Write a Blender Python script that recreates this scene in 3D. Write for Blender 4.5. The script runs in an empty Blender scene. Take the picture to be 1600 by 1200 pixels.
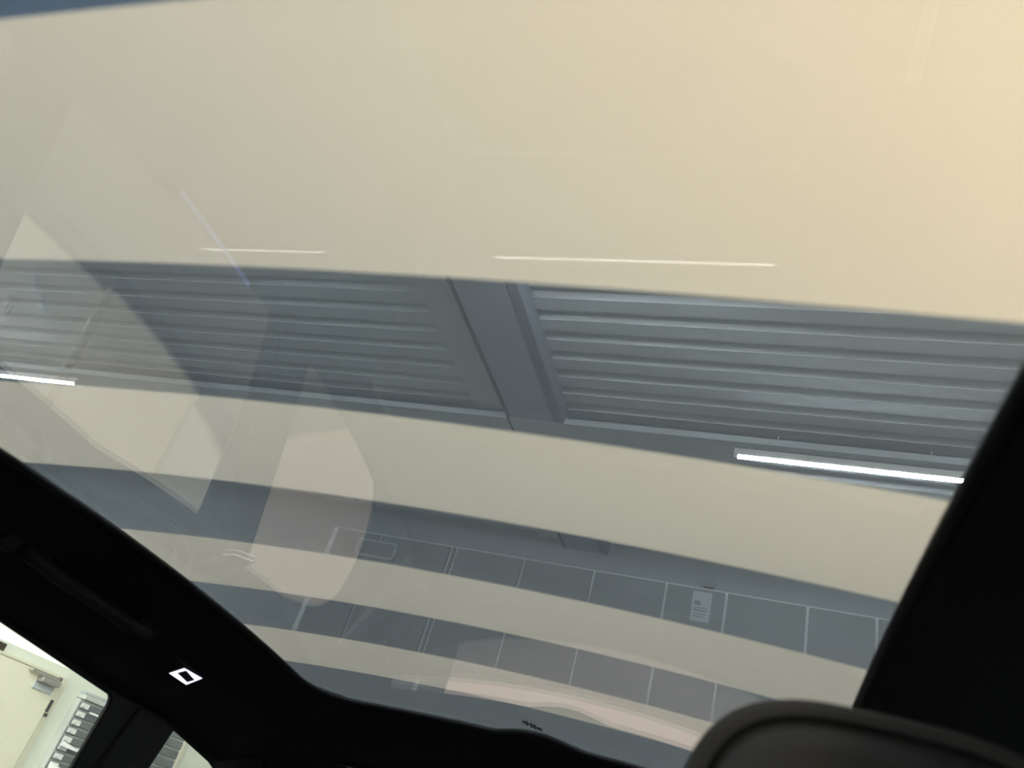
import bpy, bmesh, math, random
from mathutils import Vector, Matrix
random.seed(4)
sc = bpy.context.scene
C = sc.collection

# ------------------------------------------------------------------ camera
H = 1.68                       # camera height above the garage floor
cam = bpy.data.objects.new('camera', bpy.data.cameras.new('camera'))
C.objects.link(cam)
Rv = Vector((0.93593081, 0.23412999, 0.26309061))
Uv = Vector((-0.08150324, -0.58275551, 0.80855009))
Fv = Vector((-0.34262332, 0.77818967, 0.52633648))
M = Matrix(((Rv.x, Uv.x, -Fv.x), (Rv.y, Uv.y, -Fv.y), (Rv.z, Uv.z, -Fv.z))).to_4x4()
M.translation = Vector((0, 0, H))
cam.matrix_world = M
cam.data.sensor_width = 36.0
cam.data.lens = 36.0 * 1215.8 / 1600.0
cam.data.clip_start = 0.02
cam.data.dof.use_dof = True
cam.data.dof.focus_distance = 2.4
cam.data.dof.aperture_fstop = 27.356 / 5.0
sc.camera = cam

# ------------------------------------------------------------------ world, view
w = bpy.data.worlds.new('world'); sc.world = w; w.use_nodes = True
w.node_tree.nodes['Background'].inputs[0].default_value = (0.55, 0.6, 0.65, 1)
w.node_tree.nodes['Background'].inputs[1].default_value = 0.05
sc.view_settings.view_transform = 'Standard'
sc.view_settings.look = 'None'
sc.view_settings.gamma = 1.0
sc.view_settings.use_curve_mapping = False
sc.view_settings.exposure = 0.0
TUBE = 390.0                    # radiance of the LED tubes

# ------------------------------------------------------------------ materials
def mat(name, col, rough=0.6, spec=0.4, noise=0.0, nscale=20.0, bump=0.0, bscale=200.0, metal=0.0, emit=None, estr=0.0):
    m = bpy.data.materials.new(name); m.use_nodes = True
    nt = m.node_tree; b = nt.nodes['Principled BSDF']
    b.inputs['Base Color'].default_value = (*col, 1)
    b.inputs['Roughness'].default_value = rough
    b.inputs['Specular IOR Level'].default_value = spec
    b.inputs['Metallic'].default_value = metal
    tc = nt.nodes.new('ShaderNodeTexCoord')
    if noise:
        n = nt.nodes.new('ShaderNodeTexNoise'); n.inputs['Scale'].default_value = nscale; n.inputs['Detail'].default_value = 4
        nt.links.new(tc.outputs['Object'], n.inputs['Vector'])
        r = nt.nodes.new('ShaderNodeMapRange'); r.inputs[3].default_value = 1 - noise; r.inputs[4].default_value = 1 + noise
        nt.links.new(n.outputs['Fac'], r.inputs[0])
        mx = nt.nodes.new('ShaderNodeVectorMath'); mx.operation = 'SCALE'
        mx.inputs[0].default_value = col
        nt.links.new(r.outputs[0], mx.inputs['Scale']); nt.links.new(mx.outputs[0], b.inputs['Base Color'])
    if bump:
        n = nt.nodes.new('ShaderNodeTexNoise'); n.inputs['Scale'].default_value = bscale; n.inputs['Detail'].default_value = 2
        nt.links.new(tc.outputs['Object'], n.inputs['Vector'])
        bp = nt.nodes.new('ShaderNodeBump'); bp.inputs['Strength'].default_value = bump; bp.inputs['Distance'].default_value = 0.001
        nt.links.new(n.outputs['Fac'], bp.inputs['Height']); nt.links.new(bp.outputs[0], b.inputs['Normal'])
    if emit:
        b.inputs['Emission Color'].default_value = (*emit, 1); b.inputs['Emission Strength'].default_value = estr
    return m

def clear_glass(name, tint, ior=1.5, gcol=(1, 1, 1)):
    m = bpy.data.materials.new(name); m.use_nodes = True
    nt = m.node_tree; nt.nodes.clear()
    out = nt.nodes.new('ShaderNodeOutputMaterial'); mx = nt.nodes.new('ShaderNodeMixShader')
    t = nt.nodes.new('ShaderNodeBsdfTransparent'); t.inputs[0].default_value = (*tint, 1)
    g = nt.nodes.new('ShaderNodeBsdfGlossy'); g.inputs['Roughness'].default_value = 0.0; g.inputs[0].default_value = (*gcol, 1)
    f = nt.nodes.new('ShaderNodeFresnel'); f.inputs[0].default_value = ior
    # the sheet does not refract, so both faces meet air from outside: same Fresnel on the back face
    ge = nt.nodes.new('ShaderNodeNewGeometry'); mr = nt.nodes.new('ShaderNodeMapRange')
    mr.inputs[3].default_value = ior; mr.inputs[4].default_value = 1.0 / ior
    nt.links.new(ge.outputs['Backfacing'], mr.inputs[0]); nt.links.new(mr.outputs[0], f.inputs[0])
    nt.links.new(f.outputs[0], mx.inputs[0]); nt.links.new(t.outputs[0], mx.inputs[1]); nt.links.new(g.outputs[0], mx.inputs[2])
    nt.links.new(mx.outputs[0], out.inputs[0])
    return m

def film(name, tint, haze, hazecol):
    """switchable film: part straight transmission, part diffuse scattering"""
    m = bpy.data.materials.new(name); m.use_nodes = True
    nt = m.node_tree; nt.nodes.clear()
    out = nt.nodes.new('ShaderNodeOutputMaterial'); mx = nt.nodes.new('ShaderNodeMixShader')
    t = nt.nodes.new('ShaderNodeBsdfTransparent'); t.inputs[0].default_value = (*tint, 1)
    tr = nt.nodes.new('ShaderNodeBsdfTranslucent'); tr.inputs[0].default_value = (*hazecol, 1)
    d = nt.nodes.new('ShaderNodeBsdfDiffuse'); d.inputs[0].default_value = (*hazecol, 1)
    m2 = nt.nodes.new('ShaderNodeMixShader'); m2.inputs[0].default_value = 0.22
    nt.links.new(tr.outputs[0], m2.inputs[1]); nt.links.new(d.outputs[0], m2.inputs[2])
    mx.inputs[0].default_value = haze
    nt.links.new(t.outputs[0], mx.inputs[1]); nt.links.new(m2.outputs[0], mx.inputs[2])
    nt.links.new(mx.outputs[0], out.inputs[0])
    return m

MT = dict(
    headliner=mat('headliner_cloth', (0.010, 0.011, 0.013), 0.9, 0.15, 0.15, 60, 0.5, 900),
    trim=mat('black_trim', (0.010, 0.011, 0.013), 0.6, 0.3, 0, 0, 0.3, 700),
    seal=mat('rubber_seal', (0.004, 0.004, 0.005), 0.5, 0.25),
    handle=mat('handle_plastic', (0.008, 0.008, 0.009), 0.6, 0.2),
    leather=mat('seat_leather', (0.012, 0.0108, 0.0112), 0.5, 0.4, 0.1, 30, 0.6, 500),
    gusset=mat('seat_fabric', (0.026, 0.0245, 0.0235), 0.75, 0.3, 0.12, 80, 0.9, 900),
    seam=mat('seam_black', (0.006, 0.006, 0.006), 0.8, 0.1),
    body=mat('car_paint', (0.02, 0.02, 0.022), 0.3, 0.5),
    print=mat('glass_print', (0.03, 0.033, 0.036), 0.7, 0.2),
    lamp_on=mat('lamp_frame_lit', (0.8, 0.78, 0.9), 0.4, 0.3, emit=(0.86, 0.80, 1.0), estr=1.5),
    lamp_dark=mat('lamp_button', (0.012, 0.01, 0.03), 0.35, 0.4),
    warm_lamp=mat('warm_lamp_lens', (0.9, 0.8, 0.6), 0.4, 0.3, emit=(1.0, 0.72, 0.40), estr=155.0),
    ambient=mat('ambient_strip', (0.2, 0.2, 0.5), 0.4, 0.3, emit=(0.35, 0.38, 1.0), estr=0.8),
    pane=clear_glass('side_glass', (0.90, 0.93, 0.90)),
    roofglass=clear_glass('roof_glass_clear', (0.97, 0.985, 0.985), 1.33, (0.92, 0.78, 0.82)),
    clear=film('film_clear', (0.25, 0.28, 0.305), 0.20, (0.093, 0.112, 0.134)),
    frost=film('film_frosted', (0.055, 0.055, 0.055), 0.985, (0.157, 0.153, 0.138)),
    tube=mat('led_tube', (0.9, 0.9, 0.9), 0.4, 0.3, emit=(1.0, 0.985, 0.93), estr=TUBE),
    tubecap=mat('tube_cap', (0.7, 0.7, 0.68), 0.4),
    deck=mat('deck_steel', (0.54, 0.57, 0.585), 0.85, 0.1, 0.10, 1.2),
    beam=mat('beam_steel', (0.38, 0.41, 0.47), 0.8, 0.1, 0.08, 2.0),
    beamshade=mat('beam_steel_shaded', (0.20, 0.22, 0.27), 0.8, 0.1, 0.08, 2.0),  # beam steel darkened, shade put into the colour
    trunking=mat('trunking', (0.50, 0.54, 0.56), 0.5, 0.4),
    floor=mat('floor_epoxy', (0.085, 0.09, 0.095), 0.35, 0.4, 0.2, 1.5),
    wall=mat('wall_paint', (0.80, 0.80, 0.74), 0.8, 0.2, 0.03, 1.5),
    wallgrey=mat('wall_grey', (0.30, 0.32, 0.325), 0.8, 0.2, 0.06, 2.0),
    joint=mat('joint_white', (0.75, 0.77, 0.77), 0.6, 0.2),
    panel=mat('wall_panel_grey', (0.23, 0.245, 0.245), 0.6, 0.3, 0.06, 2.5),
    partition=mat('partition_paint', (0.80, 0.83, 0.74), 0.75, 0.2, 0.03, 2.0),
    door=mat('door_cream', (0.88, 0.85, 0.70), 0.5, 0.3, 0.02, 3.0),
    doorframe=mat('door_frame', (0.74, 0.72, 0.58), 0.5, 0.3),
    steel=mat('closer_steel', (0.42, 0.40, 0.38), 0.4, 0.5, metal=0.4),
    steeld=mat('hinge_dark', (0.09, 0.085, 0.08), 0.5, 0.4),
    brown=mat('sign_brown', (0.06, 0.045, 0.035), 0.6, 0.3),
    drawer=mat('drawer_grey', (0.17, 0.19, 0.20), 0.55, 0.3, 0.05, 10),
    rackw=mat('rack_white', (0.62, 0.64, 0.62), 0.5, 0.3),
    rackb=mat('rack_beige', (0.66, 0.64, 0.55), 0.5, 0.3),
    duct=mat('duct_blue', (0.20, 0.40, 0.72), 0.6, 0.2, 0.05, 3),
    sheetgrey=mat('notice_sheet', (0.50, 0.52, 0.52), 0.8, 0.1),
    floormat=mat('mat_beige', (0.50, 0.43, 0.39), 0.8, 0.1, 0.05, 6),
    white=mat('white_board', (0.93, 0.92, 0.87), 0.7, 0.2),
    paper=mat('paper', (0.86, 0.87, 0.86), 0.8, 0.1),
    ink=mat('ink', (0.22, 0.24, 0.26), 0.8, 0.1),
    base=mat('baseboard_dark', (0.05, 0.055, 0.06), 0.5, 0.4),
    bench=mat('bench_laminate', (0.52, 0.44, 0.41), 0.5, 0.3, 0.05, 4),
    bottle=mat('bottle_white', (0.62, 0.64, 0.66), 0.4, 0.4),
    cap=mat('bottle_cap', (0.25, 0.28, 0.33), 0.5, 0.3),
    blue=mat('plastic_pale_blue', (0.50, 0.66, 0.74), 0.5, 0.3),
)

# ------------------------------------------------------------------ helpers
def off(parent):
    v = Vector((0, 0, 0)); p = parent
    while p is not None:
        v += p.location; p = p.parent
    return v

def link(name, verts, faces, m, parent=None, smooth=False, z0=H, origin=None):
    """verts in camera-height frame (z = 0 at the camera); stored in world coordinates"""
    o_ = off(parent) if parent else Vector((0, 0, 0))
    loc = Vector((origin[0], origin[1], origin[2] + z0)) - o_ if origin else Vector((0, 0, 0))
    base = o_ + loc
    me = bpy.data.meshes.new(name)
    me.from_pydata([(v[0] - base.x, v[1] - base.y, v[2] + z0 - base.z) for v in verts], [], faces)
    me.materials.append(MT[m]); me.validate(); me.update()
    bm = bmesh.new(); bm.from_mesh(me); bmesh.ops.recalc_face_normals(bm, faces=bm.faces); bm.to_mesh(me); bm.free()
    if smooth:
        me.polygons.foreach_set('use_smooth', [True] * len(me.polygons))
    o = bpy.data.objects.new(name, me); C.objects.link(o)
    o.location = loc
    if parent: o.parent = parent
    return o

def thing(name, label, cat, loc, group=None):
    o = bpy.data.objects.new(name, None); C.objects.link(o)
    o.empty_display_size = 0.05
    o.location = (loc[0], loc[1], loc[2] + H); tag(o, label, cat, group); return o

def tag(o, label=None, cat=None, group=None, kind=None):
    if label: o['label'] = label
    if cat: o['category'] = cat
    if group: o['group'] = group
    if kind: o['kind'] = kind
    return o

def boxdata(x0, x1, y0, y1, z0, z1, bev=0.0):
    if bev <= 0:
        v = [(x, y, z) for x in (x0, x1) for y in (y0, y1) for z in (z0, z1)]
        f = [(0, 1, 3, 2), (4, 6, 7, 5), (0, 4, 5, 1), (2, 3, 7, 6), (0, 2, 6, 4), (1, 5, 7, 3)]
        return v, f
    bm = bmesh.new(); bmesh.ops.create_cube(bm, size=1)
    for q in bm.verts:
        q.co = Vector(((x0 + x1) / 2 + q.co.x * (x1 - x0), (y0 + y1) / 2 + q.co.y * (y1 - y0), (z0 + z1) / 2 + q.co.z * (z1 - z0)))
    bmesh.ops.bevel(bm, geom=bm.edges[:], offset=bev, segments=2, affect='EDGES', profile=0.5)
    bm.verts.index_update()
    v = [tuple(q.co) for q in bm.verts]; f = [tuple(q.index for q in p.verts) for p in bm.faces]; bm.free()
    return v, f

def box(name, x0, x1, y0, y1, z0, z1, m, parent=None, bev=0.0, origin=None):
    v, f = boxdata(x0, x1, y0, y1, z0, z1, bev)
    return link(name, v, f, m, parent, origin=origin)

def merge(parts):
    V, Fc = [], []
    for v, f in parts:
        n = len(V); V += v; Fc += [tuple(i + n for i in q) for q in f]
    return V, Fc

def tubedata(pts, r, n=8, closed=False, radii=None):
    pts = [Vector(p) for p in pts]; k = len(pts); V, Fc = [], []
    prev = None
    for i, p in enumerate(pts):
        if closed: t = pts[(i + 1) % k] - pts[i - 1]
        else: t = pts[min(i + 1, k - 1)] - pts[max(i - 1, 0)]
        t.normalize()
        a = prev if prev is not None else (Vector((0, 0, 1)) if abs(t.z) < 0.9 else Vector((1, 0, 0)))
        a = (a - t * a.dot(t)).normalized(); prev = a; b = t.cross(a)
        rr = radii[i] if radii else r
        for j in range(n):
            an = 2 * math.pi * j / n
            V.append(tuple(p + a * math.cos(an) * rr + b * math.sin(an) * rr))
    for i in range(k if closed else k - 1):
        for j in range(n):
            i2 = (i + 1) % k
            Fc.append((i * n + j, i * n + (j + 1) % n, i2 * n + (j + 1) % n, i2 * n + j))
    if not closed:
        Fc.append(tuple(range(n - 1, -1, -1))); Fc.append(tuple((k - 1) * n + j for j in range(n)))
    return V, Fc

def interp(tab, x):
    if x <= tab[0][0]: return tab[0][1]
    for (a, va), (b, vb) in zip(tab, tab[1:]):
        if x <= b: return va + (vb - va) * (x - a) / (b - a)
    return tab[-1][1]

def copy_of(o, loc, parent):
    c = o.copy(); C.objects.link(c); c.parent = parent; c.location = loc; return c

# ================================================================== GARAGE
XL, XR, YF, YR = -9.5, 5.5, -5.0, 6.4
ZF, ZC = -H, 2.76
tag(box('floor', XL - 0.1, XR + 0.1, YF - 0.1, YR + 0.2, ZF - 0.1, ZF, 'floor'), kind='structure')
tag(box('wall_left', XL - 0.1, XL, YF, YR, ZF, ZC + 0.1, 'wall'), kind='structure')
tag(box('wall_right', XR, XR + 0.1, YF, YR, ZF, ZC + 0.1, 'wall'), kind='structure')
tag(box('wall_front', XL, XR, YF - 0.1, YF, ZF, ZC + 0.1, 'wall'), kind='structure')

# ceiling: trapezoidal steel deck, ribs along x, crossed by a boxed beam
def deck(x0, x1, name, parent):
    per = 0.188; V, Fc = [], []; prof = []
    y = YF
    while y < YR:
        prof += [(y, ZC), (y + 0.030, ZC), (y + 0.060, ZC - 0.036), (y + 0.158, ZC - 0.036)]
        y += per
    prof.append((YR, ZC))
    prof += [(YR, ZC + 0.05), (YF, ZC + 0.05)]
    n = len(prof)
    for x in (x0, x1): V += [(x, p[0], p[1]) for p in prof]
    Fc = [(i, (i + 1) % n, n + (i + 1) % n, n + i) for i in range(n)]
    return link(name, V, Fc, 'deck', parent)
ceil = tag(box('ceiling', XL, XR, YF, YR, ZC + 0.06, ZC + 0.16, 'deck'), kind='structure')
deck(XL, -2.06, 'deck_sheet', ceil)
deck(-1.46, XR, 'deck_sheet', ceil)
box('beam_plate', -2.10, -1.83, YF, YR, ZC - 0.08, ZC + 0.05, 'deck', ceil)
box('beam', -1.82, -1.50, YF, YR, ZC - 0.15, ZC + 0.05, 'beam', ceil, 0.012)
box('beam_shaded_side', -1.50, -1.43, YF, YR, ZC - 0.152, ZC + 0.05, 'beamshade', ceil, 0.01)  # right face of the beam, its shade painted in by the darker steel
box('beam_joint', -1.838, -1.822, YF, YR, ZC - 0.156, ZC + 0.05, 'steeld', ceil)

# LED rows: trunking and tubes
tr_ = tag(box('trim_1', XL, XR, 4.27, 4.50, 2.605, 2.65, 'trunking'), 'pale cable trunking running along the row of tubes', None, None, 'structure')
box('trim_bracket', -2.0, -1.96, 4.35, 4.42, 2.65, ZC - 0.02, 'trunking', tr_)
box('trim_bracket', 1.6, 1.64, 4.35, 4.42, 2.65, ZC - 0.02, 'trunking', tr_)

def led(x0, x1, y, z, r, label, group=None):
    t = thing('led_tube', label, 'lamp', ((x0 + x1) / 2, y, z), group)
    v, f = tubedata([(x0 + 0.02, y, z), (x1 - 0.02, y, z)], r, 10); link('diffuser', v, f, 'tube', t, True)
    for xa, xb in ((x0, x0 + 0.025), (x1 - 0.025, x1)):
        v, f = tubedata([(xa, y, z), (xb, y, z)], r * 1.12, 10); link('end_cap', v, f, 'tubecap', t, True)
    box('batten', x0, x1, y - max(r * 1.9, .012), y + max(r * 1.9, .012), z + r * 0.12, z + r * 0.12 + 0.045, 'tubecap', t, 0.003)
    for xa in (x0 + 0.25, x1 - 0.25):
        v, f = tubedata([(xa, y, z + r * 0.5), (xa, y, ZC - 0.03)], 0.004, 5); link('hanger', v, f, 'tubecap', t)
led(-0.33, 1.02, 4.35, 2.55, 0.013, 'bright white LED tube on the right, ending at the dark roof rail')
led(-7.15, -5.82, 4.35, 2.55, 0.013, 'bright white LED tube at the left edge of the picture')
led(-1.49, -0.11, 2.65, 2.55, 0.0065, 'thin white LED line glowing through the wide frosted stripe, longer one')
led(-3.35, -2.44, 2.65, 2.55, 0.0045, 'faint short LED line left in the wide frosted stripe')
g_ = 'LED tubes lighting the hall, above the picture frame'
for (x, y) in [(-1.25, 1.22), (1.6, 1.0), (-5.6, 1.0), (-1.6, -0.9), (1.6, -0.9), (-5.2, -0.9), (0.2, -2.6), (-3.4, -2.6), (3.6, 2.6), (3.6, 0.0), (-7.6, 2.6), (-7.6, 0.0), (3.4, 4.35), (-3.4, -0.9), (-3.4, 0.6), (-2.6, -4.0), (1.2, -4.0)]:
    led(x - 0.68, x + 0.68, y, 2.55, 0.020, 'white LED tube hanging under the corrugated deck, out of the picture', g_)

# warm pendant lamp hanging over the front right corner of the car
pe = thing('pendant_lamp', 'warm pendant lamp hanging over the front right corner of the car', 'lamp', (0.31, -0.03, 0.65))
px_, py_, pz_ = 0.31, -0.03, 0.69
v, f = tubedata([(px_, py_, pz_ + .10), (px_, py_, ZC - .05)], .006, 6); link('cord', v, f, 'steeld', pe)
v, f = tubedata([(px_, py_, pz_ + .13), (px_, py_, pz_ + .11), (px_, py_, pz_ + .04), (px_, py_, pz_ - .04)], .1, 20, radii=[.02, .05, .10, .13])
f = f[:-1]; link('lamp_shade', v, f, 'steeld', pe, True)
v, f = tubedata([(px_, py_, pz_ + .03), (px_, py_, pz_ + .0), (px_, py_, pz_ - .02), (px_, py_, pz_ - .035)], .05, 20, radii=[.03, .09, .105, .09]); link('bulb', v, f, 'warm_lamp', pe, True)
# blue duct above the front clear stripe
du = thing('air_duct', 'blue painted air duct under the deck, glimpsed at the top left corner', 'duct', (-3.2, 1.25, ZC - .3))
box('duct_body', -4.4, -2.2, 0.95, 1.62, ZC - 0.30, ZC - 0.06, 'duct', du, 0.01)
for xx in (-4.3, -3.4, -2.4): box('duct_strap', xx, xx + .03, 0.93, 1.64, ZC - 0.31, ZC - 0.05, 'tubecap', du)

# rear wall with grey panels and pale joints
wr = tag(box('wall_rear', XL, XR, YR, YR + 0.1, ZF, ZC + 0.1, 'wallgrey'), kind='structure')
TOPZ = 2.435
box('joint_backing', -4.15, XR, YR - 0.012, YR, 1.36, TOPZ + 0.012, 'joint', wr)
seams = [-4.10, -3.62, -2.87, -2.82, -2.157, -1.513, -0.885, -0.396, 0.2266, 0.727, 1.25, 1.85, 2.45, 3.05, 3.65]
for a, b in zip(seams, seams[1:]):
    g = 0.011
    for z0, z1 in ((1.362, TOPZ - 0.004),):
        box('wall_panel', a + g, b - g, YR - 0.035, YR - 0.008, z0, z1, 'panel', wr, 0.004)
box('painted_board', XL + .01, -4.35, YR - .03, YR, ZF + .01, 1.1, 'white', wr)
box('plain_board', -4.15, XR, YR - .035, YR, -0.9, 1.36, 'panel', wr)
# flat grille frame high on the rear wall
fr = thing('vent_grille', 'rectangular vent with a pale outline high on the rear wall', 'vent', (-3.61, YR - 0.04, 2.27))
a0, a1, c0, c1 = -3.815, -3.40, 2.195, 2.36
box('grille_back', a0 + .01, a1 - .01, YR - 0.045, YR - 0.036, c0 + .01, c1 - .01, 'panel', fr)
for q in ((a0, a1, c0, c0 + .016), (a0, a1, c1 - .016, c1), (a0, a0 + .016, c0, c1), (a1 - .016, a1, c0, c1)):
    box('frame_bar', q[0], q[1], YR - 0.055, YR - 0.036, q[2], q[3], 'trunking', fr)
# paper notice on one panel
no = thing('paper_notice', 'pale paper notice with dark printed lines on a grey wall panel', 'notice', (-0.58, YR - 0.04, 2.15))
box('sheet', -0.660, -0.508, YR - 0.040, YR - 0.0355, 2.155, 2.405, 'sheetgrey', no)
for (xa, xb, za, zb) in ((-.64, -.59, 2.285, 2.325), (-.64, -.53, 2.262, 2.270), (-.64, -.53, 2.238, 2.252), (-.64, -.54, 2.212, 2.220), (-.64, -.55, 2.190, 2.197)):
    box('print_line', xa, xb, YR - 0.0412, YR - 0.0402, za, zb, 'panel', no)
box('junction_box_shell', -0.59, -0.50, YR - 0.05, YR, 2.455, 2.50, 'panel', wr, 0.006)

# low bench and white containers along the rear wall (seen mirrored in the roof)
be = thing('low_bench', 'pinkish laminate low bench along the rear wall, mirrored in the glass roof', 'bench', (-1.1, 6.1, ZF))
box('bench_top', -2.35, 0.5, 5.75, YR - 0.04, -1.16, -1.12, 'bench', be, 0.006)
box('bench_front', -2.33, 0.48, 5.80, 5.83, ZF, -1.16, 'bench', be)
for xx in (-2.32, -0.95, 0.45): box('bench_leg', xx, xx + 0.03, 5.83, YR - 0.06, ZF, -1.16, 'bench', be)
def bottle(x, y, r, h, label):
    t = thing('white_bottle', label, 'bottle', (x, y, ZF), 'white containers by the bench')
    v, f = tubedata([(x, y, ZF), (x, y, ZF + h * .7), (x, y, ZF + h * .78), (x, y, ZF + h * .9)], r, 12, radii=[r, r, r * .7, r * .35])
    link('bottle_body', v, f, 'bottle', t, True)
    v, f = tubedata([(x, y, ZF + h * .9), (x, y, ZF + h)], r * .42, 10); link('bottle_cap', v, f, 'cap', t, True)
for i, (x, r, h) in enumerate([(-2.50, .03, .13), (-2.33, .06, .125), (-1.98, .02, .15), (-1.90, .02, .15), (-1.80, .025, .14), (-1.66, .07, .13), (-0.98, .03, .15), (-.87, .035, .16), (-.76, .025, .14)]):
    bottle(x, 5.68 + .02 * (i % 3), r, h, 'small white container on the floor by the bench, mirrored in the roof')

# partition wall with a door, on the left
PX = -4.2
pa = tag(box('wall_partition', PX - 0.12, PX, -2.5, YR, ZF, 0.40, 'partition'), 'pale green partition wall beyond the side windows', None, None, 'structure')
tag(box('baseboard_left', PX, PX + 0.02, -2.5, YR, ZF, ZF + 0.085, 'base'), kind='structure')
do = tag(box('door_1', PX, PX + 0.035, 3.30, 4.23, ZF + 0.075, 0.325, 'door', None, 0.004), 'cream door with an overhead closer', None, None, 'structure')
box('frame_jamb', PX, PX + 0.028, 4.238, 4.285, ZF + 0.075, 0.345, 'doorframe', do, 0.004)
box('frame_jamb', PX, PX + 0.028, 3.245, 3.292, ZF + 0.075, 0.345, 'doorframe', do, 0.004)
box('frame_head', PX, PX + 0.028, 3.292, 4.238, 0.330, 0.345, 'doorframe', do)
cb = box('closer_body', PX + 0.035, PX + 0.085, 4.035, 4.185, 0.272, 0.305, 'steel', do, 0.006)
box('closer_plate', PX + 0.0355, PX + 0.045, 4.03, 4.19, 0.228, 0.272, 'trunking', do)
box('closer_arm', PX + 0.05, PX + 0.075, 3.94, 4.17, 0.309, 0.324, 'steel', do)
v, f = tubedata([(PX + 0.06, 4.185, 0.312), (PX + 0.06, 4.185, 0.332)], 0.012, 8); link('closer_pivot', v, f, 'steeld', do)
box('hinge', PX + 0.030, PX + 0.042, 4.222, 4.244, 0.135, 0.205, 'steeld', do)
box('hinge_knuckle', PX + 0.030, PX + 0.046, 4.226, 4.250, 0.108, 0.128, 'steeld', do)
sg = thing('wall_sign', 'small dark brown sign above the cream door', 'sign', (PX, 3.6, 0.34))
box('sign_plate', PX, PX + 0.02, 3.45, 3.725, 0.345, 0.387, 'brown', sg, 0.003)
box('sign_edge', PX + 0.02, PX + 0.024, 3.46, 3.715, 0.350, 0.354, 'steeld', sg)

# drawer racks on the partition
def rack(y0, y1, ztop, n, dz, labels, label, post):
    t = thing('drawer_rack', label, 'rack', (PX, y0, ztop - n * dz - 0.02))
    x0 = PX + 0.002; xf = PX + 0.06
    box('rack_carcass', x0, xf - 0.012, y0 + .004, y1, ztop - n * dz - 0.02, ztop, 'rackw', t)
    first = fl = fp = None
    for i in range(n):
        zt = ztop - 0.012 - i * dz
        if first is None:
            first = d = box('drawer', xf - 0.013, xf + 0.003, y0 + 0.012, y1 - 0.008, zt - dz + 0.011, zt, 'drawer', t, 0.003, origin=(xf, y0, zt))
        else:
            d = copy_of(first, first.location - Vector((0, 0, i * dz)), t)
        if labels:
            if fl is None:
                fl = box('label_holder', xf + 0.003, xf + 0.009, y0 + 0.014, y0 + 0.085, zt - dz + 0.017, zt - 0.004, 'paper', d)
                pr = [boxdata(xf + 0.009, xf + 0.0098, y0 + 0.018, y0 + 0.050 + .012 * k, zt - dz * (.60 + .12 * k), zt - dz * (.54 + .12 * k)) for k in range(2)]
                v, f = merge(pr); fp = link('label_print', v, f, 'ink', d)
            else:
                copy_of(fl, fl.location, d); copy_of(fp, fp.location, d)
    if post:
        box('rack_post', x0, xf + 0.01, y1, y1 + 0.055, ztop - n * dz - 0.02, ztop + 0.03, 'rackb', t, 0.004)
        box('post_groove', x0, xf + 0.004, y1 + 0.056, y1 + 0.066, ztop - n * dz - 0.02, ztop + 0.03, 'trunking', t)
    return t
K = (4.2 - 0.06) / 4.2
r1 = rack(4.495 * K, 4.98 * K, 0.272 * K, 16, 0.0515 * K, True, 'grey slim-drawer rack with white label tags beside the cream door', False)
box('rack_top_tray', PX + .002, PX + .075, 4.50 * K, 4.98 * K, 0.275 * K, 0.302 * K, 'rackw', r1, 0.006)
box('rack_hood', PX + .002, PX + .045, 4.51 * K, 4.98 * K, 0.303 * K, 0.325 * K, 'trunking', r1, 0.008)
r2 = rack(5.15 * K, 5.69 * K, 0.335 * K, 13, 0.0675 * K, False, 'grey drawer rack with a beige post, seen in the small rear window', True)
def scrap(y0, y1, z0, z1, label, sag):
    V, Fc = [], []
    n = 6
    for j in range(2):
        for i in range(n + 1):
            u = i / n; x = PX + 0.075 + 0.02 * math.sin(u * 3.1) + (0.012 if j else 0)
            V.append((x, y0 + (y1 - y0) * u, z1 - (0.3 * (z1 - z0)) * u - sag * math.sin(u * math.pi) ** 2))
        for i in range(n + 1):
            u = i / n; x = PX + 0.072 + 0.03 * math.sin(u * 3.1) + (0.012 if j else 0)
            V.append((x, y0 + (y1 - y0) * u, z0 + 0.45 * (z1 - z0) * abs(u - 0.6) - sag * 0.4))
    m = n + 1
    for j in range(2):
        for i in range(n):
            a = j * 2 * m + i; Fc.append((a, a + 1, a + 1 + m, a + m))
    for i in range(n):
        Fc.append((i, i + 1, 2 * m + i + 1, 2 * m + i)); Fc.append((m + i, m + i + 1, 3 * m + i + 1, 3 * m + i))
    Fc.append((0, m, 3 * m, 2 * m)); Fc.append((n, n + m, n + 3 * m, n + 2 * m))
    tag(link('paper_slip', V, Fc, 'paper'), label, 'paper')
scrap(4.50 * K, 4.70 * K, -0.012, 0.018, 'white paper slip sagging across the fifth drawer of the tagged rack', 0.012)
scrap(4.50 * K, 4.61 * K, -0.165, -0.112, 'white paper slip hanging low at the left end of the tagged rack', 0.0)
scrap(4.60 * K, 4.68 * K, 0.205, 0.217, 'small white paper slip poking out of the top drawer', 0.0)
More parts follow.
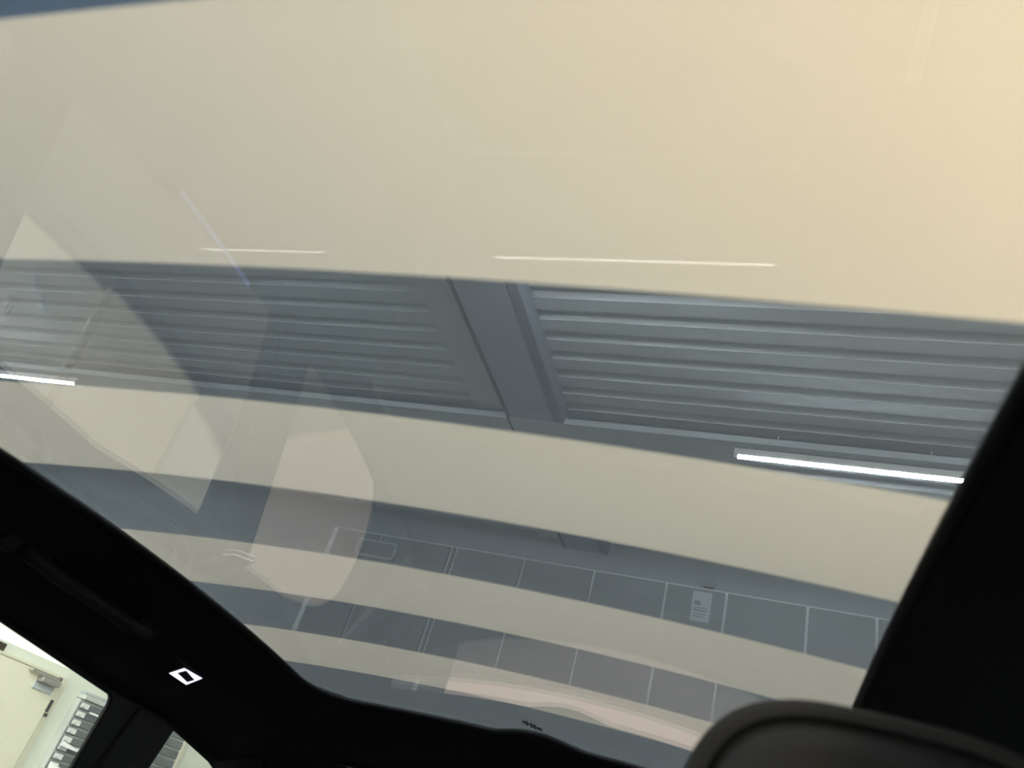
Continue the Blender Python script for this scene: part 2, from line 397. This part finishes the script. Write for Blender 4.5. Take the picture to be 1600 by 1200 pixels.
# bits on the floor by the partition, mirrored in the roof
t = thing('wall_socket', 'white wall socket low on the partition, mirrored in the roof', 'socket', (PX, 2.79, -1.36))
box('socket_plate', PX, PX + .012, 2.755, 2.83, -1.37, -1.315, 'paper', t, .004)
for k in (0, 1): box('socket_hole', PX + .012, PX + .0125, 2.775 + .022 * k, 2.785 + .022 * k, -1.35, -1.335, 'ink', t)
V = [(PX + .001, 2.81, -1.455), (PX + .001, 2.835, -1.45), (PX + .001, 2.985, -1.395), (PX + .001, 2.975, -1.405)]
V += [(PX + .02, b, c) for a, b, c in V]
tag(link('tape_strip', V, [(0, 1, 2, 3), (7, 6, 5, 4), (0, 1, 5, 4), (1, 2, 6, 5), (2, 3, 7, 6), (3, 0, 4, 7)], 'blue'), 'pale blue tapered tape strip low on the partition, mirrored in the roof', 'tape')
mt = thing('floor_mat', 'beige floor mat in the corner by the partition, mirrored in the roof', 'mat', (-3.8, 5.7, ZF))
box('mat_sheet', -4.17, -3.25, 5.0, 6.3, ZF, ZF + .012, 'floormat', mt, .004)
for q in ((-4.175, -4.15, 4.99, 6.31), (-3.27, -3.24, 4.99, 6.31)): box('mat_edge', q[0], q[1], q[2], q[3], ZF, ZF + .015, 'base', mt)

# ================================================================== CAR
XC = -0.40672877; W = 0.5; Z0 = 0.24613968; S = 0.12455927; A = 0.08513254; Cc = 0.07775385; KK = 0.01048904; B = -0.0185833
def zs(x, y): return Z0 + S * y - A * (x - XC) ** 2 - Cc * y * y
YS = [0.12742969, 0.30795541, 0.49656156, 0.69029143, 0.88420507, 1.07047238, 1.24898074, 1.42093359]
def hw(y): return W - KK * (y - 1)
YG0, YG1 = -0.60, 1.585       # visible opening, front to rear
car = thing('car', 'black car cabin under a panoramic glass roof of alternating frosted and clear stripes', 'car', (XC, 0.8, ZF))

# glass pane (closed slab)
NX, NY = 28, 56
def slab(y0f, y1f, z_off, thick, nx, ny, inset=0.0):
    V, Fc = [], []
    for layer in ((0, thick) if thick else (0,)):
        for j in range(ny + 1):
            for i in range(nx + 1):
                u = -1 + 2 * i / nx
                ya = (0 if j == 0 else 1)
                x_ = XC + u * (W + 0.025 - inset)
                ylo = y0f(x_); yhi = y1f(x_); y = ylo + (yhi - ylo) * j / ny
                V.append((x_, y, zs(x_, y) + z_off + layer))
    n = (nx + 1) * (ny + 1)
    for L_ in range(2 if thick else 1):
        for j in range(ny):
            for i in range(nx):
                a = L_ * n + j * (nx + 1) + i
                Fc.append((a, a + 1, a + nx + 2, a + nx + 1))
    if thick:
        for j in range(ny):
            for i in (0, nx):
                a = j * (nx + 1) + i; Fc.append((a, a + nx + 1, a + nx + 1 + n, a + n))
        for i in range(nx):
            for j in (0, ny):
                a = j * (nx + 1) + i; Fc.append((a, a + 1, a + 1 + n, a + n))
    return V, Fc
v, f = slab(lambda x: -0.70, lambda x: 1.66, 0.0, 0.004, NX, NY)
glass = link('roof_glass', v, f, 'roofglass', car, True)
glass['label'] = 'curved panoramic roof pane with faint reflections'
edges = [-0.42, -0.235, -0.055] + YS + [1.66]
def yl(y): return lambda x: y + (B * (x - XC) ** 2 if -0.6 < y < 1.6 else 0)
kinds = ['clear', 'frost']
for i, (a, b) in enumerate(zip([-0.70] + edges, edges)):
    k = 'frost' if i % 2 == 0 else 'clear'
    # stripe just behind the camera end alternates down to the clear stripe at the rear edge
    v, f = slab(yl(a), yl(b), 0.0052, 0.0, NX, 6)
    o = link('frosted_stripe' if k == 'frost' else 'clear_stripe', v, f, k, glass, True)
# printed mark near the rear edge
pr = []
for (cx, cy, r, arms) in ((-0.419, 1.503, .0085, 5), (-0.4065, 1.512, .0095, 6), (-0.3945, 1.519, .0065, 5)):
    for k in range(arms):
        an = math.pi * k / arms * 2 + .3; dx, dy = math.cos(an), math.sin(an); n_ = (-dy * .0022, dx * .0026)
        q = []
        for (l, s_) in ((.15, -1), (.15, 1), (1, 1), (1, -1)):
            x = cx + dx * r * l + n_[0] * s_; y = cy - .008 + dy * r * l * 1.7 + n_[1] * s_
            q.append((x, y, zs(x, y) - .0006))
        pr.append((q, [(0, 1, 2, 3)]))
v, f = merge(pr); o = link('glass_stamp', v, f, 'print', glass); o['label'] = 'small dark printed mark near the rear edge of the glass'

# ---- headliner ring round the opening
ZWT = [(-0.95, -0.02), (-0.6, 0.07), (-0.2, 0.115), (0.3, 0.125), (0.7, 0.120), (0.93, 0.129), (1.2, 0.102), (1.41, 0.088), (1.6, 0.056), (1.8, 0.0), (1.95, -0.09), (2.4, -0.36)]
def zwt(y): return interp(ZWT, y)
HWO = 0.673
RC = 0.105
def bump(x):
    u = (x - XC + 0.005) / 0.093
    return -0.043 * math.cos(max(-1, min(1, u)) * math.pi / 2) ** 1.3 if abs(u) < 1 else 0.0
inner, outer = [], []
def yrear(x): return 1.585 + bump(x) - 0.012 * ((x - XC) / 0.4) ** 2 * 0.4
def add(ix, iy, ox, oy, oz):
    inner.append((ix, iy)); outer.append((ox, oy, oz))
half_in, half_out = [], []
n1 = 46
for i in range(n1 + 1):                                   # side, front to rear
    y = YG0 + (1.585 - RC - YG0) * i / n1
    yo = -0.95 + (1.60 + 0.95) * ((y - YG0) / (1.585 - RC - YG0))
    half_in.append((hw(y), y)); half_out.append((HWO, yo, zwt(yo)))
yc = 1.585 - RC
for i in range(1, 13):                                    # rounded rear corner
    t = i / 12; an = t * math.pi / 2
    x = hw(yc) - RC + RC * math.cos(an); y = yc + (RC - .005) * math.sin(an)
    half_in.append((x, y))
    ox = HWO - 0.15 + 0.15 * math.cos(an); oy = 1.60 + 0.15 * math.sin(an)
    half_out.append((ox, oy, zwt(1.60) * (1 - t) ** 1.2 + 0.125 * (1 - (1 - t) ** 1.2)))
xe = half_in[-1][0]; oe = half_out[-1][0]
n2 = 40
left = [((XC - a, b), (XC - c, d, e)) for (a, b), (c, d, e) in zip(half_in, half_out)]
right = [((XC + a, b), (XC + c, d, e)) for (a, b), (c, d, e) in zip(half_in, half_out)]
seq = list(left)
for i in range(1, 2 * n2):
    u = -1 + i / n2
    x = XC + u * xe; xo = XC + u * oe
    seq.append(((x, yrear(x)), (xo, 1.75 + bump(xo) * .2, 0.125 + 0.006 * (1 - u * u) + bump(xo) * 0.14)))
seq += right[::-1]
NP = len(seq)
V, Fc = [], []; rows = 9
for (p, o3) in seq:
    zi = zs(p[0], p[1]) - 0.006
    p0 = Vector((p[0], p[1], zi)); p2 = Vector(o3)
    mid = (p0 + p2) / 2; p1 = Vector((p0.x * .38 + p2.x * .62, p0.y * .38 + p2.y * .62, p0.z * .80 + p2.z * .20))
    for r in range(rows):
        t = r / (rows - 1)
        V.append(tuple(p0 * (1 - t) ** 2 + p1 * 2 * t * (1 - t) + p2 * t * t))
    # return lip up behind, gives the liner its thickness
    V.append((p2.x + (0.02 if p2.x > XC else -0.02), p2.y, p2.z + 0.035))
    V.append((p0.x + (0.012 if p0.x > XC else -0.012) * (1 if abs(p0.x - XC) > .4 else 0), p0.y + (0.0 if abs(p0.x - XC) > .42 else 0.012), p0.z + 0.0108))
m_ = rows + 2
for i in range(NP - 1):
    for r in range(m_ - 1): Fc.append((i * m_ + r, (i + 1) * m_ + r, (i + 1) * m_ + r + 1, i * m_ + r + 1))
    Fc.append((i * m_ + m_ - 1, (i + 1) * m_ + m_ - 1, (i + 1) * m_, i * m_))
hl = link('headliner', V, Fc, 'headliner', car, True)
def hl_pt(side, y, t):
    """point on the side headliner"""
    p = (XC + side * hw(y), y); yo = -0.95 + 2.55 * ((y - YG0) / (1.585 - RC - YG0))
    p0 = Vector((p[0], p[1], zs(*p) - .006)); p2 = Vector((XC + side * HWO, yo, zwt(yo)))
    p1 = Vector((p0.x * .38 + p2.x * .62, p0.y * .38 + p2.y * .62, p0.z * .80 + p2.z * .20))
    return p0 * (1 - t) ** 2 + p1 * 2 * t * (1 - t) + p2 * t * t
# front header closing the opening
box('front_header', XC - 0.70, XC + 0.70, -0.95, YG0 + 0.004, 0.02, 0.17, 'headliner', car, 0.02)
# seal
path = [(p[0], p[1], zs(*p) - 0.003) for p, _ in seq]
v, f = tubedata(path, 0.0055, 8); link('roof_seal', v, f, 'seal', car, True)

# ---- side trims with window openings
def xside(side, z, extra=0.0): return XC + side * (HWO + 0.004 + max(0.0, 0.11 - z) * 0.20 + extra)
def rounded(poly, rads, n=6):
    out = []
    k = len(poly)
    for i in range(k):
        p = Vector(poly[i]); a = Vector(poly[i - 1]); b = Vector(poly[(i + 1) % k]); r = rads[i]
        da = (a - p).normalized(); db = (b - p).normalized()
        r = min(r, (a - p).length * .49, (b - p).length * .49)
        if r <= 0: out.append(tuple(p)); continue
        s_ = p + da * r; e_ = p + db * r
        for j in range(n + 1):
            t = j / n; q = s_ * (1 - t) ** 2 + p * 2 * t * (1 - t) + e_ * t * t; out.append(tuple(q))
    return out
BELT = -0.235
win_door = rounded([(0.655, BELT), (0.655, 0.118), (0.93, 0.1265), (1.235, 0.093), (1.262, -0.09), (1.255, BELT)], [.03, .03, 0, .018, 0, .03])
win_quarter = rounded([(1.428, BELT), (1.430, 0.083), (1.60, 0.053), (1.79, -0.004), (1.90, -0.06), (1.955, -0.13), (1.93, BELT + .02)], [.03, .003, 0, .05, .05, .04, .04])
win_front = rounded([(-0.75, BELT), (-0.35, 0.085), (-0.1, 0.115), (0.3, 0.121), (0.545, 0.119), (0.56, BELT)], [.03, .05, 0, 0, .03, .03])
def side(sd):
    out = [(-0.95, 0.0), (-0.6, 0.10), (-0.2, 0.145), (0.3, 0.155), (0.7, 0.15), (1.2, 0.135), (1.41, 0.128), (1.6, 0.118), (1.72, 0.118), (1.80, 0.08), (2.40, -0.34), (2.46, -0.6), (2.46, -1.30), (-0.95, -1.30)]
    bm = bmesh.new(); loops = [out, win_door, win_quarter, win_front]
    ed = []
    for lp in loops:
        vs = [bm.verts.new((xside(sd, z), y, z)) for y, z in lp]
        for i in range(len(vs)): ed.append(bm.edges.new((vs[i], vs[(i + 1) % len(vs)])))
    bmesh.ops.triangle_fill(bm, use_beauty=True, use_dissolve=False, edges=ed)
    # extrude outward for thickness
    r = bmesh.ops.extrude_face_region(bm, geom=bm.faces[:])
    for g in r['geom']:
        if isinstance(g, bmesh.types.BMVert): g.co.x += sd * 0.012
    bm.verts.index_update()
    vv = [tuple(q.co) for q in bm.verts]; ff = [tuple(q.index for q in p.verts) for p in bm.faces]; bm.free()
    st = link('side_trim', vv, ff, 'trim', car)
    for lp, nm in ((win_door, 'door_window'), (win_quarter, 'quarter_window'), (win_front, 'front_window')):
        V, Fc = [], []
        for e in (0.006, 0.010):
            V += [(xside(sd, z, e), y, z) for y, z in lp]
        n = len(lp); Fc = [tuple(range(n)), tuple(range(2 * n - 1, n - 1, -1))] + [(i, (i + 1) % n, n + (i + 1) % n, n + i) for i in range(n)]
        o = link(nm, V, Fc, 'pane', car)
        v, f = tubedata([(xside(sd, z, 0.004), y, z) for y, z in lp], 0.003, 6, True); link('window_seal', v, f, 'seal', o, True)
    # blue-violet ambient strip along the belt line
    v, f = tubedata([(xside(sd, BELT - .012) - sd * 0.004, 0.90 + .05 * i, BELT - .012 + .004 * i) for i in range(6)], 0.0022, 6)
    link('ambient_strip', v, f, 'ambient', car, True)
    # seam of the pillar cover between the two rear windows
    v, f = tubedata([(xside(sd, z) - sd * .002, 1.305 + .008 * math.sin((z - .08) * 9), z) for z in [0.09 - .03 * i for i in range(12)]], 0.004, 6)
    link('pillar_seam', v, f, 'handle', car, True)
side(-1); side(1)
# tailgate, rear screen, floor pan
box('tailgate', XC - 0.90, XC + 0.90, 2.33, 2.44, -1.30, -0.19, 'trim', car, 0.02)
V = [(XC - .66, 1.80, .085), (XC + .66, 1.80, .085), (XC + .74, 2.34, -.20), (XC - .74, 2.34, -.20)]
V += [(a, b + .003, c + .004) for a, b, c in V]
link('rear_window', V, [(0, 1, 2, 3), (7, 6, 5, 4), (0, 1, 5, 4), (1, 2, 6, 5), (2, 3, 7, 6), (3, 0, 4, 7)], 'pane', car)
for sd in (-1, 1):
    V = [(XC + sd * .78, 1.70, .13), (XC + sd * .42, 1.765, .125), (XC + sd * .47, 1.83, .065), (XC + sd * .56, 1.92, .0), (XC + sd * .66, 2.14, -.10), (XC + sd * .69, 2.34, -.23), (XC + sd * .82, 2.40, -.25)]
    V += [(a, b + .03, c + .03) for a, b, c in V]
    n = len(V) // 2
    link('rear_corner_trim', V, [tuple(range(n)), tuple(range(2 * n - 1, n - 1, -1))] + [(i, (i + 1) % n, n + (i + 1) % n, n + i) for i in range(n)], 'headliner', car)
box('floor_pan', XC - 0.93, XC + 0.93, -0.95, 2.46, -1.34, -1.26, 'trim', car)
box('parcel_shelf', XC - 0.74, XC + 0.74, 1.75, 2.33, -0.27, -0.23, 'headliner', car, .008)
box('rear_backrest', XC - 0.68, XC + 0.68, 1.55, 1.74, -1.26, -0.24, 'leather', car, .05)
box('rear_cushion', XC - 0.68, XC + 0.68, 1.10, 1.56, -1.26, -0.82, 'leather', car, .05)
box('dashboard', XC - 0.74, XC + 0.74, -1.0, -0.75, -1.28, -0.30, 'trim', car, .03)

# ---- grab handles on the left roof rail
def handle(y0, y1, parent):
    pts, rr = [], []
    n = 14
    for i in range(n + 1):
        u = i / n; y = y0 + (y1 - y0) * u
        p = hl_pt(-1, y, 0.55)
        lift = 0.030 * min(1.0, 4.2 * u, 4.2 * (1 - u)) ** 0.6 if 0 < u < 1 else -0.006
        pts.append((p.x + lift * .75, p.y, p.z - lift * .55)); rr.append(.0105 if 0 < u < 1 else .014)
    v, f = tubedata(pts, .011, 10, radii=rr); h = link('grab_handle', v, f, 'handle', parent, True)
    for y in (y0 + .012, y1 - .012):
        p = hl_pt(-1, y, .56)
        v, f = boxdata(p.x - .014, p.x + .012, y - .02, y + .02, p.z - .012, p.z + .014, .005); link('handle_mount', v, f, 'handle', h)
    # recess behind the handle
    V, Fc = [], []
    for i in range(13):
        u = i / 12; y = y0 + .015 + (y1 - y0 - .03) * u; s_ = math.sin(math.pi * u) ** .5
        a = hl_pt(-1, y, .56 - .17 * s_); b = hl_pt(-1, y, .56 + .2 * s_)
        V += [(a.x + .0015, a.y, a.z - .0015), (b.x + .0015, b.y, b.z - .0015)]
    Fc = [(2 * i, 2 * i + 1, 2 * i + 3, 2 * i + 2) for i in range(12)]
    link('handle_recess', V, Fc, 'seal', h)
handle(0.50, 0.815, car)
handle(0.855, 1.135, car)

# ---- reading lamp, lit frame round a dark touch pad
def quad_on(parent, name, corners, m, lift, thick):
    n = (Vector(corners[1]) - Vector(corners[0])).cross(Vector(corners[3]) - Vector(corners[0])).normalized()
    if n.x < 0: n = -n
    V = [tuple(Vector(c) + n * lift) for c in corners] + [tuple(Vector(c) + n * (lift - thick)) for c in corners]
    return link(name, V, [(0, 1, 2, 3), (7, 6, 5, 4), (0, 1, 5, 4), (1, 2, 6, 5), (2, 3, 7, 6), (3, 0, 4, 7)], m, parent)
LC = [(-0.9944, 1.2231, 0.1506), (-0.9508, 1.2002, 0.1617), (-0.9331, 1.2346, 0.1577), (-0.9811, 1.2637, 0.1446)]
LP = [(-0.9736, 1.2185, 0.1547), (-0.9513, 1.2081, 0.1601), (-0.9522, 1.2414, 0.1535), (-0.9715, 1.2507, 0.1487)]
LN = Vector((0.149, -0.190, -0.970))
def plate(parent, name, corners, m, lo, hi):
    V = [tuple(Vector(c) + LN * lo) for c in corners] + [tuple(Vector(c) + LN * hi) for c in corners]
    return link(name, V, [(0, 1, 2, 3), (7, 6, 5, 4), (0, 1, 5, 4), (1, 2, 6, 5), (2, 3, 7, 6), (3, 0, 4, 7)], m, parent)
lamp = plate(car, 'reading_lamp', LC, 'lamp_on', -0.0002, 0.0)
lamp['label'] = 'lit lavender-white frame of the reading lamp'
plate(lamp, 'touch_pad', LP, 'lamp_dark', -0.0005, 0.0012)
cl = sum((Vector(p) for p in LC), Vector()) / 4
big = [tuple(cl + (Vector(p) - cl) * 1.16) for p in LC]
top = [(p[0] - .075, p[1] + .0, p[2] + .025) for p in big]
link('lamp_housing', [tuple(Vector(p) - LN * .0012) for p in big] + top, [(0, 1, 2, 3), (7, 6, 5, 4), (0, 1, 5, 4), (1, 2, 6, 5), (2, 3, 7, 6), (3, 0, 4, 7)], 'headliner', lamp)

# ================================================================== SEAT
seat = thing('car_seat', 'dark leather front seat with a padded headrest at the lower right', 'seat', (0.065, 0.55, -1.26))
def superloop(cx, cz, a, b, n, y, tilt, N=64):
    out = []
    for i in range(N):
        t = 2 * math.pi * i / N; c, s_ = math.cos(t), math.sin(t)
        x = a * math.copysign(abs(c) ** (2 / n), c); z = b * math.copysign(abs(s_) ** (2 / n), s_)
        out.append((cx + x * math.cos(tilt) - z * math.sin(tilt), y, cz + x * math.sin(tilt) + z * math.cos(tilt)))
    return out
def lofted(loops):
    V, Fc = [], []; N = len(loops[0])
    for l in loops: V += l
    for k in range(len(loops) - 1):
        for i in range(N): Fc.append((k * N + i, k * N + (i + 1) % N, (k + 1) * N + (i + 1) % N, (k + 1) * N + i))
    Fc.append(tuple(range(N))); Fc.append(tuple(range((len(loops) - 1) * N, len(loops) * N)))
    return V, Fc
hx, hz, ha, hb, ht = 0.066, 0.030, 0.117, 0.112, -0.03
ex = 3.2
def L_(k, y): return superloop(hx, hz, ha - k, hb - k, ex, y, ht)
hr = link('headrest', *lofted([L_(.050, .625), L_(.012, .62), L_(.002, .60), L_(0, .57), L_(0, .53), L_(.003, .512), L_(.009, .503), L_(.0135, .503)]), 'gusset', seat, True)
link('headrest_face', *lofted([L_(.0165, .508), L_(.0175, .5035), L_(.022, .4995), L_(.035, .496), L_(.06, .494), L_(.09, .4935)]), 'leather', hr, True)
v, f = tubedata(L_(.0152, .5035), .0022, 6, True); link('piping', v, f, 'seam', hr, True)
for dx in (-.05, .05):
    v, f = tubedata([(hx + dx, .56, -.02), (hx + dx, .575, -.30)], .006, 8); link('headrest_post', v, f, 'steel', seat, True)
bk = [superloop(hx, -.56 + .0 * k, a_, .33 - (.27 - a_) * .6, 4, y, 0) for k, (a_, y) in enumerate([(.20, .70), (.25, .68), (.27, .62), (.265, .56), (.24, .53), (.15, .525)])]
link('backrest', *lofted(bk), 'leather', seat, True)
link('cushion', *boxdata(hx - .26, hx + .26, .0, .6, -1.24, -.88, .05), 'leather', seat, True)
